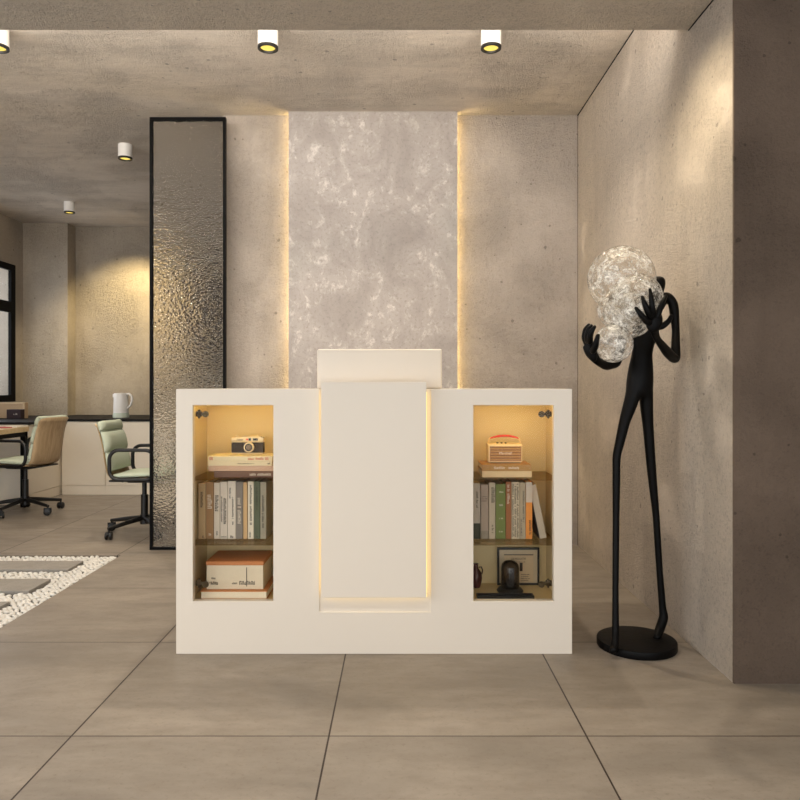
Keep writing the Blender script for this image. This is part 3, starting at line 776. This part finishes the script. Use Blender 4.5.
# wooden desk by the window, seen at its rear right corner
def desk(x0, x1, y0, y1, label, name='office_desk'):
    t = thing(name, label, 'desk', ((x0+x1)/2, (y0+y1)/2, 0), 0, 'oak topped office desks')
    hx, hy = (x1-x0)/2, (y1-y0)/2; zt = .735
    MB().box((-hx, -hy, zt-.045), (hx, hy, zt), .003).build('tabletop', 'deskwood', t)
    q = .022
    m = MB()
    for sy in (-1, 1): m.box((-hx+.01, sy*(hy-.03)-q, zt-.085), (hx-.01, sy*(hy-.03)+q, zt-.046))
    for sx in (-1, 1): m.box((sx*(hx-.032)-q, -hy+.02, zt-.085), (sx*(hx-.032)+q, hy-.02, zt-.046))
    m.build('apron_frame', 'frameblack', t)
    for sx in (-1, 1):
        for sy in (-1, 1):
            MB().box((sx*(hx-.032)-q, sy*(hy-.03)-q, 0), (sx*(hx-.032)+q, sy*(hy-.03)+q, zt-.08)).build('leg', 'frameblack', t)
    return t
desk(-4.15, -3.42, 5.05, 6.52, 'oak topped desk with black metal legs beside the window')
tag(MB().box((-.11, -.07, 0), (.11, .07, .008), .002).build('notebook', colmat((168, 60, 44)), loc=(at(3, 0, 6.3).x-.04, 6.3, .7355)), 'thin red notebook lying on the oak desk by the window', 'notebook')
tag(MB().box((-.05, -.06, 0), (.05, .06, .012), .002).build('paper_pad', 'paper', loc=(at(17, 0, 6.38).x-.02, 6.38, .7355)), 'pale paper pad lying on the corner of the oak desk', 'notepad')
desk(-1.66, -.6, 5.25, 6.7, 'oak topped desk behind the hammered glass screen, in front of the green chair')
mo = thing('monitor', 'white backed monitor on the desk behind the hammered glass', 'monitor', (-1.36, 5.75, .7355), PI/2)
MB().cyl((0, 0, .006), .11, .012).build('base', 'white', mo); MB().box((-.02, .0, .012), (.02, .02, .2)).build('stand', 'white', mo)
MB().box((-.28, -.02, .10), (.28, 0, .44), .004).build('housing', 'white', mo); MB().box((-.265, -.022, .115), (.265, -.02, .425)).build('screen', 'black', mo)
wc = thing('wall_shelf', 'dark cabinet hanging on the office wall, blurred behind the hammered glass', 'wall cabinet', (-2.15, 8.345, 1.45))
MB().box((-.33, -.32, 0), (.33, 0, .95), .004).build('carcass', colmat((48, 38, 32)), wc)
for s_ in (-1, 1): MB().box((min(0, s_*.325)+.003, -.336, .005), (max(0, s_*.325)-.003, -.321, .945), .002).build('door', colmat((56, 44, 36)), wc)

def rounded(n=10, w=.30, h=.22, r=.07):
    pts = []
    for cx_, cz_, a0 in ((w/2-r, h/2-r, 0), (-w/2+r, h/2-r, 90), (-w/2+r, -h/2+r, 180), (w/2-r, -h/2+r, 270)):
        for k in range(n+1):
            a_ = math.radians(a0+90*k/n); pts.append((cx_+r*math.cos(a_), cz_+r*math.sin(a_)))
    return pts
def surf(prof, width, thick, bulge=0.0, nw=10, wtop=None, crown=0.0):
    """sheet swept along a profile (x, z), closed with its own thickness; curved across by bulge"""
    bm = bmesh.new(); n = len(prof); A = []; B = []
    for i_, (x, z) in enumerate(prof):
        f = i_/(n-1)
        t_ = Vector((prof[min(i_+1, n-1)][0]-prof[max(i_-1, 0)][0], prof[min(i_+1, n-1)][1]-prof[max(i_-1, 0)][1])); t_.normalize()
        nx_, nz_ = t_.y, -t_.x       # normal to the profile: the rear / under side when walked front to top
        w_ = (width if wtop is None else width+(wtop-width)*f)/2
        ra, rb = [], []
        th = thick(f) if callable(thick) else thick
        for k in range(nw+1):
            s_ = k/nw*2-1
            bl = bulge*(s_*s_)
            dz = -crown*(abs(s_)**4) if i_ == n-1 else 0
            edge = 1-.55*abs(s_)**8
            ra.append(bm.verts.new((x+nx_*bl, s_*w_, z+nz_*bl+dz)))
            rb.append(bm.verts.new((x+nx_*(bl-th*edge), s_*w_, z+nz_*(bl-th*edge)+dz)))
        A.append(ra); B.append(rb)
    for i_ in range(n-1):
        for k in range(nw):
            bm.faces.new((A[i_][k], A[i_][k+1], A[i_+1][k+1], A[i_+1][k])); bm.faces.new((B[i_][k], B[i_+1][k], B[i_+1][k+1], B[i_][k+1]))
        bm.faces.new((A[i_][0], A[i_+1][0], B[i_+1][0], B[i_][0])); bm.faces.new((A[i_][nw], B[i_][nw], B[i_+1][nw], A[i_+1][nw]))
    for k in range(nw):
        bm.faces.new((A[0][k], B[0][k], B[0][k+1], A[0][k+1])); bm.faces.new((A[-1][k], A[-1][k+1], B[-1][k+1], B[-1][k]))
    mb = MB(); mb.bm.free(); mb.bm = bm
    return mb

def make_chair(label):                 # faces +X, origin on the floor under the column
    t = thing('office_chair', label, 'office chair', (0, 0, 0), 0, 'office chairs with wooden shells and green pads')
    sb = MB().cyl((0, 0, .105), .032, .07, seg=24)
    for k in range(5):
        a_ = 2*PI*k/5+.35
        d = Vector((math.cos(a_), math.sin(a_), 0))
        sb.tube([d*.02+Vector((0, 0, .115)), d*.15+Vector((0, 0, .10)), d*.30+Vector((0, 0, .078))], [.020, .017, .013], 10)
    sb.build('star_base', 'black', t, smooth=True)
    for k in range(5):
        a_ = 2*PI*k/5+.35
        mt = Matrix.Translation((math.cos(a_)*.295, math.sin(a_)*.295, 0)) @ Matrix.Rotation(a_+.7, 4, 'Z')
        c_ = MB()
        for s_ in (-1, 1): c_.cyl((0, s_*.015, .029), .029, .016, axis='Y', seg=22, bevel=.004, mat=mt)
        c_.cyl((0, 0, .058), .007, .04, seg=10, mat=mt); c_.box((-.024, -.008, .03), (.024, .008, .056), .006, mat=mt)
        c_.build('caster', 'black', t, smooth=True)
    MB().cyl((0, 0, .21), .026, .16, seg=24).cyl((0, 0, .33), .017, .12, seg=20).build('gas_column', 'black', t, smooth=True)
    MB().box((-.10, -.09, .388), (.13, .09, .412), .01).box((-.20, -.17, .405), (.20, .17, .418), .005).build('seat_frame', 'black', t, smooth=True)
    # shell: seat front -> seat rear -> backrest top
    seat = [(.235, .425), (.20, .432), (.10, .430), (0, .425), (-.10, .422), (-.17, .426)]
    back = [(-.175, .428), (-.205, .445), (-.222, .48), (-.238, .56), (-.250, .64), (-.268, .72), (-.293, .80), (-.310, .838)]
    surf(seat, .40, .011, .012).build('seat', 'chairwood', t, smooth='all')
    surf(back, .385, .011, .018, wtop=.36, crown=.02).build('backrest', 'chairwood', t, smooth='all')
    st = [(x, z+.011) for x, z in seat]
    surf([(.238, .436)]+st[1:]+[], .388, lambda f: -.034 if .1 < f < .95 else -.02, .010).build('seat_cushion', 'green', t, smooth='all')
    # padded back in three rolls
    def along(f):
        L = f*(len(back)-1); i_ = min(int(L), len(back)-2); q = L-i_
        return (back[i_][0]+(back[i_+1][0]-back[i_][0])*q+.0115, back[i_][1]+(back[i_+1][1]-back[i_][1])*q+.002)
    for f0, f1 in ((.26, .535), (.535, .80), (.80, 1.0)):
        pr = [along(f0+(f1-f0)*k/8) for k in range(9)]
        surf(pr, .39, lambda f: -.020-.030*math.sqrt(max(0, 1-(2*f-1)**2)), .016, wtop=.365, crown=.018 if f1 == 1 else 0).build('back_pad', 'green', t, smooth='all')
    for s_ in (-1, 1):
        rp = rounded(8, .33, .215, .07)
        MB().tube([(-.01+x, s_*.213, .535+z) for x, z in rp], .0135, 10, closed=True).build('armrest', 'black', t, smooth=True)
    MB().tube([(-.08, -.213, .42), (-.08, 0, .405), (-.08, .213, .42)], .011, 10).tube([(.10, -.213, .42), (.10, 0, .40), (.10, .213, .42)], .011, 10).build('arm_bracket', 'black', t, smooth=True)
    return t
ch1 = make_chair('office chair seen from behind, its wooden back turned to us at the oak desk')
ch1.location = (-3.285, 6.2, 0); ch1.rotation_euler = (0, 0, PI-.20)
ch2 = copy_tree(ch1)
ch2['label'] = 'office chair with its sage green padded front showing, beside the hammered glass screen'
ch2.location = (at(144.5, 0, 5.33).x, 5.33, 0); ch2.rotation_euler = (0, 0, -.02)

# ------------------------------------------------------------------ pebble bed and stepping slabs
GP = 'grey stepping slabs in the pebble bed'
slabs = [(4.235, 4.445, 'grey stepping slab farthest back in the white pebble bed'),
         (3.79, 4.03, 'grey stepping slab in the middle of the white pebble bed'),
         (3.36, 3.60, 'grey stepping slab nearest the camera, at the left edge of the pebble bed')]
for y0, y1, l in slabs:
    tag(MB().box((-.5, -(y1-y0)/2, 0), (.5, (y1-y0)/2, .027), .002).build('stepping_slab', 'slab', loc=(-2.49, (y0+y1)/2, -DEPTH+.0065)), l, 'stepping slab', GP)
rnd = random.Random(3)
variants = []
for k in range(6):
    bmv = bmesh.new(); bmesh.ops.create_icosphere(bmv, subdivisions=2, radius=1)
    ph = [rnd.uniform(0, 6) for _ in range(6)]
    for v in bmv.verts:
        d = 1+.10*math.sin(2.1*v.co.x+ph[0])+.08*math.sin(2.7*v.co.y+ph[1])+.06*math.sin(3.1*v.co.z+ph[2])
        v.co *= d
    me = bpy.data.meshes.new('pebble'); bmv.to_mesh(me); bmv.free(); me.materials.append(M['pebble'])
    for p in me.polygons: p.use_smooth = True
    variants.append(me)
spots = []
y = PIT[2]+.02
row = 0
while y < PIT[3]-.012:
    x = PIT[1]-.018-(row % 2)*.015
    while x > -(y*.566)-.25 and x > PIT[0]+.03:
        qx, qy = x+rnd.uniform(-.006, .006), y+rnd.uniform(-.005, .005)
        if not any(y0-.011 < qy < y1+.011 and qx < -1.99+.013 for y0, y1, _ in slabs): spots.append((qx, qy))
        x -= .030
    y += .0205; row += 1
def inview(p):
    u = 400+p[0]/p[1]*F
    return u > -2
vis = sorted([p for p in spots if inview(p)], key=lambda p: p[1]); rest = [p for p in spots if not inview(p)]
ind = vis[:300]; rest += vis[300:]
def pose():
    return (rnd.uniform(-.25, .25), rnd.uniform(-.25, .25), rnd.uniform(0, PI)), (rnd.uniform(.0145, .019), rnd.uniform(.0095, .0125), rnd.uniform(.0075, .0095))
from mathutils import Euler
for p in ind:
    r, s_ = pose()
    o = bpy.data.objects.new('pebble', rnd.choice(variants)); C.objects.link(o)
    o.location = (p[0], p[1], -DEPTH+.006+s_[2]*.95+rnd.uniform(0, .004)); o.rotation_euler = r; o.scale = s_
    tag(o, 'white pebble in the bed around the grey stepping slabs', 'pebble', 'white pebbles nearest the camera')
bm = bmesh.new()
for p in rest:
    r, s_ = pose()
    mt = Matrix.Translation((p[0], p[1], -DEPTH+.006+s_[2]*.95+rnd.uniform(0, .004))) @ Euler(r).to_matrix().to_4x4() @ Matrix.Diagonal((*s_, 1))
    n0 = len(bm.verts)
    bm.from_mesh(rnd.choice(variants)); bm.verts.ensure_lookup_table()
    bmesh.ops.transform(bm, matrix=mt, verts=bm.verts[n0:])
n0 = len(bm.faces)
bmesh.ops.create_cube(bm, size=1, matrix=Matrix.Translation(((PIT[0]+PIT[1])/2, (PIT[2]+PIT[3])/2, -DEPTH+.0022)) @ Matrix.Diagonal((PIT[1]-PIT[0]-.004, PIT[3]-PIT[2]-.004, .004, 1)))
bm.faces.ensure_lookup_table()
for f in bm.faces[n0:]: f.material_index = 1
me = bpy.data.meshes.new('pebbles'); bm.to_mesh(me); bm.free()
o = link('pebbles', me, 'pebble', smooth='all'); me.materials.append(M['grit']); tag(o, 'white pebbles over shade-toned grit filling the rest of the bed', 'pebbles', kind='stuff')

# ------------------------------------------------------------------ light
for x, y, l in rows[:3]: spot(x, y, SZ, 60, 120)
spot(rows[3][0], rows[3][1], SZ, 75, 120)
spot(rows[4][0], rows[4][1], SZ, 60, 120)
spot(-2.82, 7.62, 2.84, 120, 80, .8, (1, .80, .42), aim=(-3.22, 8.35, 1.8))          # washes the rear office wall
spot(.86, 2.80, LOW-.03, 38, 150, 1.0, (1, .84, .58))           # grazes the right wall beside the lamp
for x in (-2.6, -.9, .5):  # unseen fill spots added under the lowered ceiling, without fittings
    spot(x, 1.1, LOW-.03, 43, 120, .9, (1, .91, .80), soft=.08)
def area(loc, aim, sx, sy, power, col):
    L = bpy.data.lights.new('fill_light', 'AREA'); L.shape = 'RECTANGLE'; L.size = sx; L.size_y = sy; L.energy = power; L.color = col
    o = bpy.data.objects.new('fill_light', L); C.objects.link(o); o.location = loc
    d = Vector(aim)-Vector(loc); o.rotation_euler = d.to_track_quat('-Z', 'Y').to_euler(); return o
area((-1.5, 3.06, 2.80), (-1.5, 5.0, 3.5), 5.2, .2, 50, (1, .93, .84))    # unseen fill added behind the lowered ceiling's edge to brighten the upper ceiling
area((-1.0, -3.4, 1.5), (-.6, 3, 1.2), 6.5, 2.2, 25, (1, .94, .86))     # unseen frontal fill added behind the camera
area((LX+.03, -.2, 1.4), (0, -.2, 1.4), 4.6, 2.0, 60, (1, .95, .88))      # unseen side fill added at the left wall's out-of-view opening

W = bpy.data.worlds.new('sky'); S.world = W; W.use_nodes = True
bg = W.node_tree.nodes['Background']; bg.inputs[0].default_value = (.90, .95, 1.0, 1); bg.inputs[1].default_value = 2.4

cam = bpy.data.cameras.new('camera'); co = bpy.data.objects.new('camera', cam); C.objects.link(co)
co.location = (0, 0, EYE); co.rotation_euler = (PI/2, 0, 0)
cam.sensor_width = 36; cam.lens = F/800*36; cam.shift_y = -13/800; cam.clip_start = .05
S.camera = co
vs_ = S.view_settings
vs_.view_transform = 'Standard'; vs_.look = 'None'; vs_.gamma = 1; vs_.use_curve_mapping = False; vs_.exposure = 0.2
S.cycles.max_bounces = 10; S.cycles.diffuse_bounces = 5; S.cycles.transparent_max_bounces = 24; S.cycles.transmission_bounces = 8
S.cycles.sample_clamp_indirect = 4.0; S.cycles.use_denoising = True
S.cycles.caustics_reflective = False; S.cycles.caustics_refractive = False
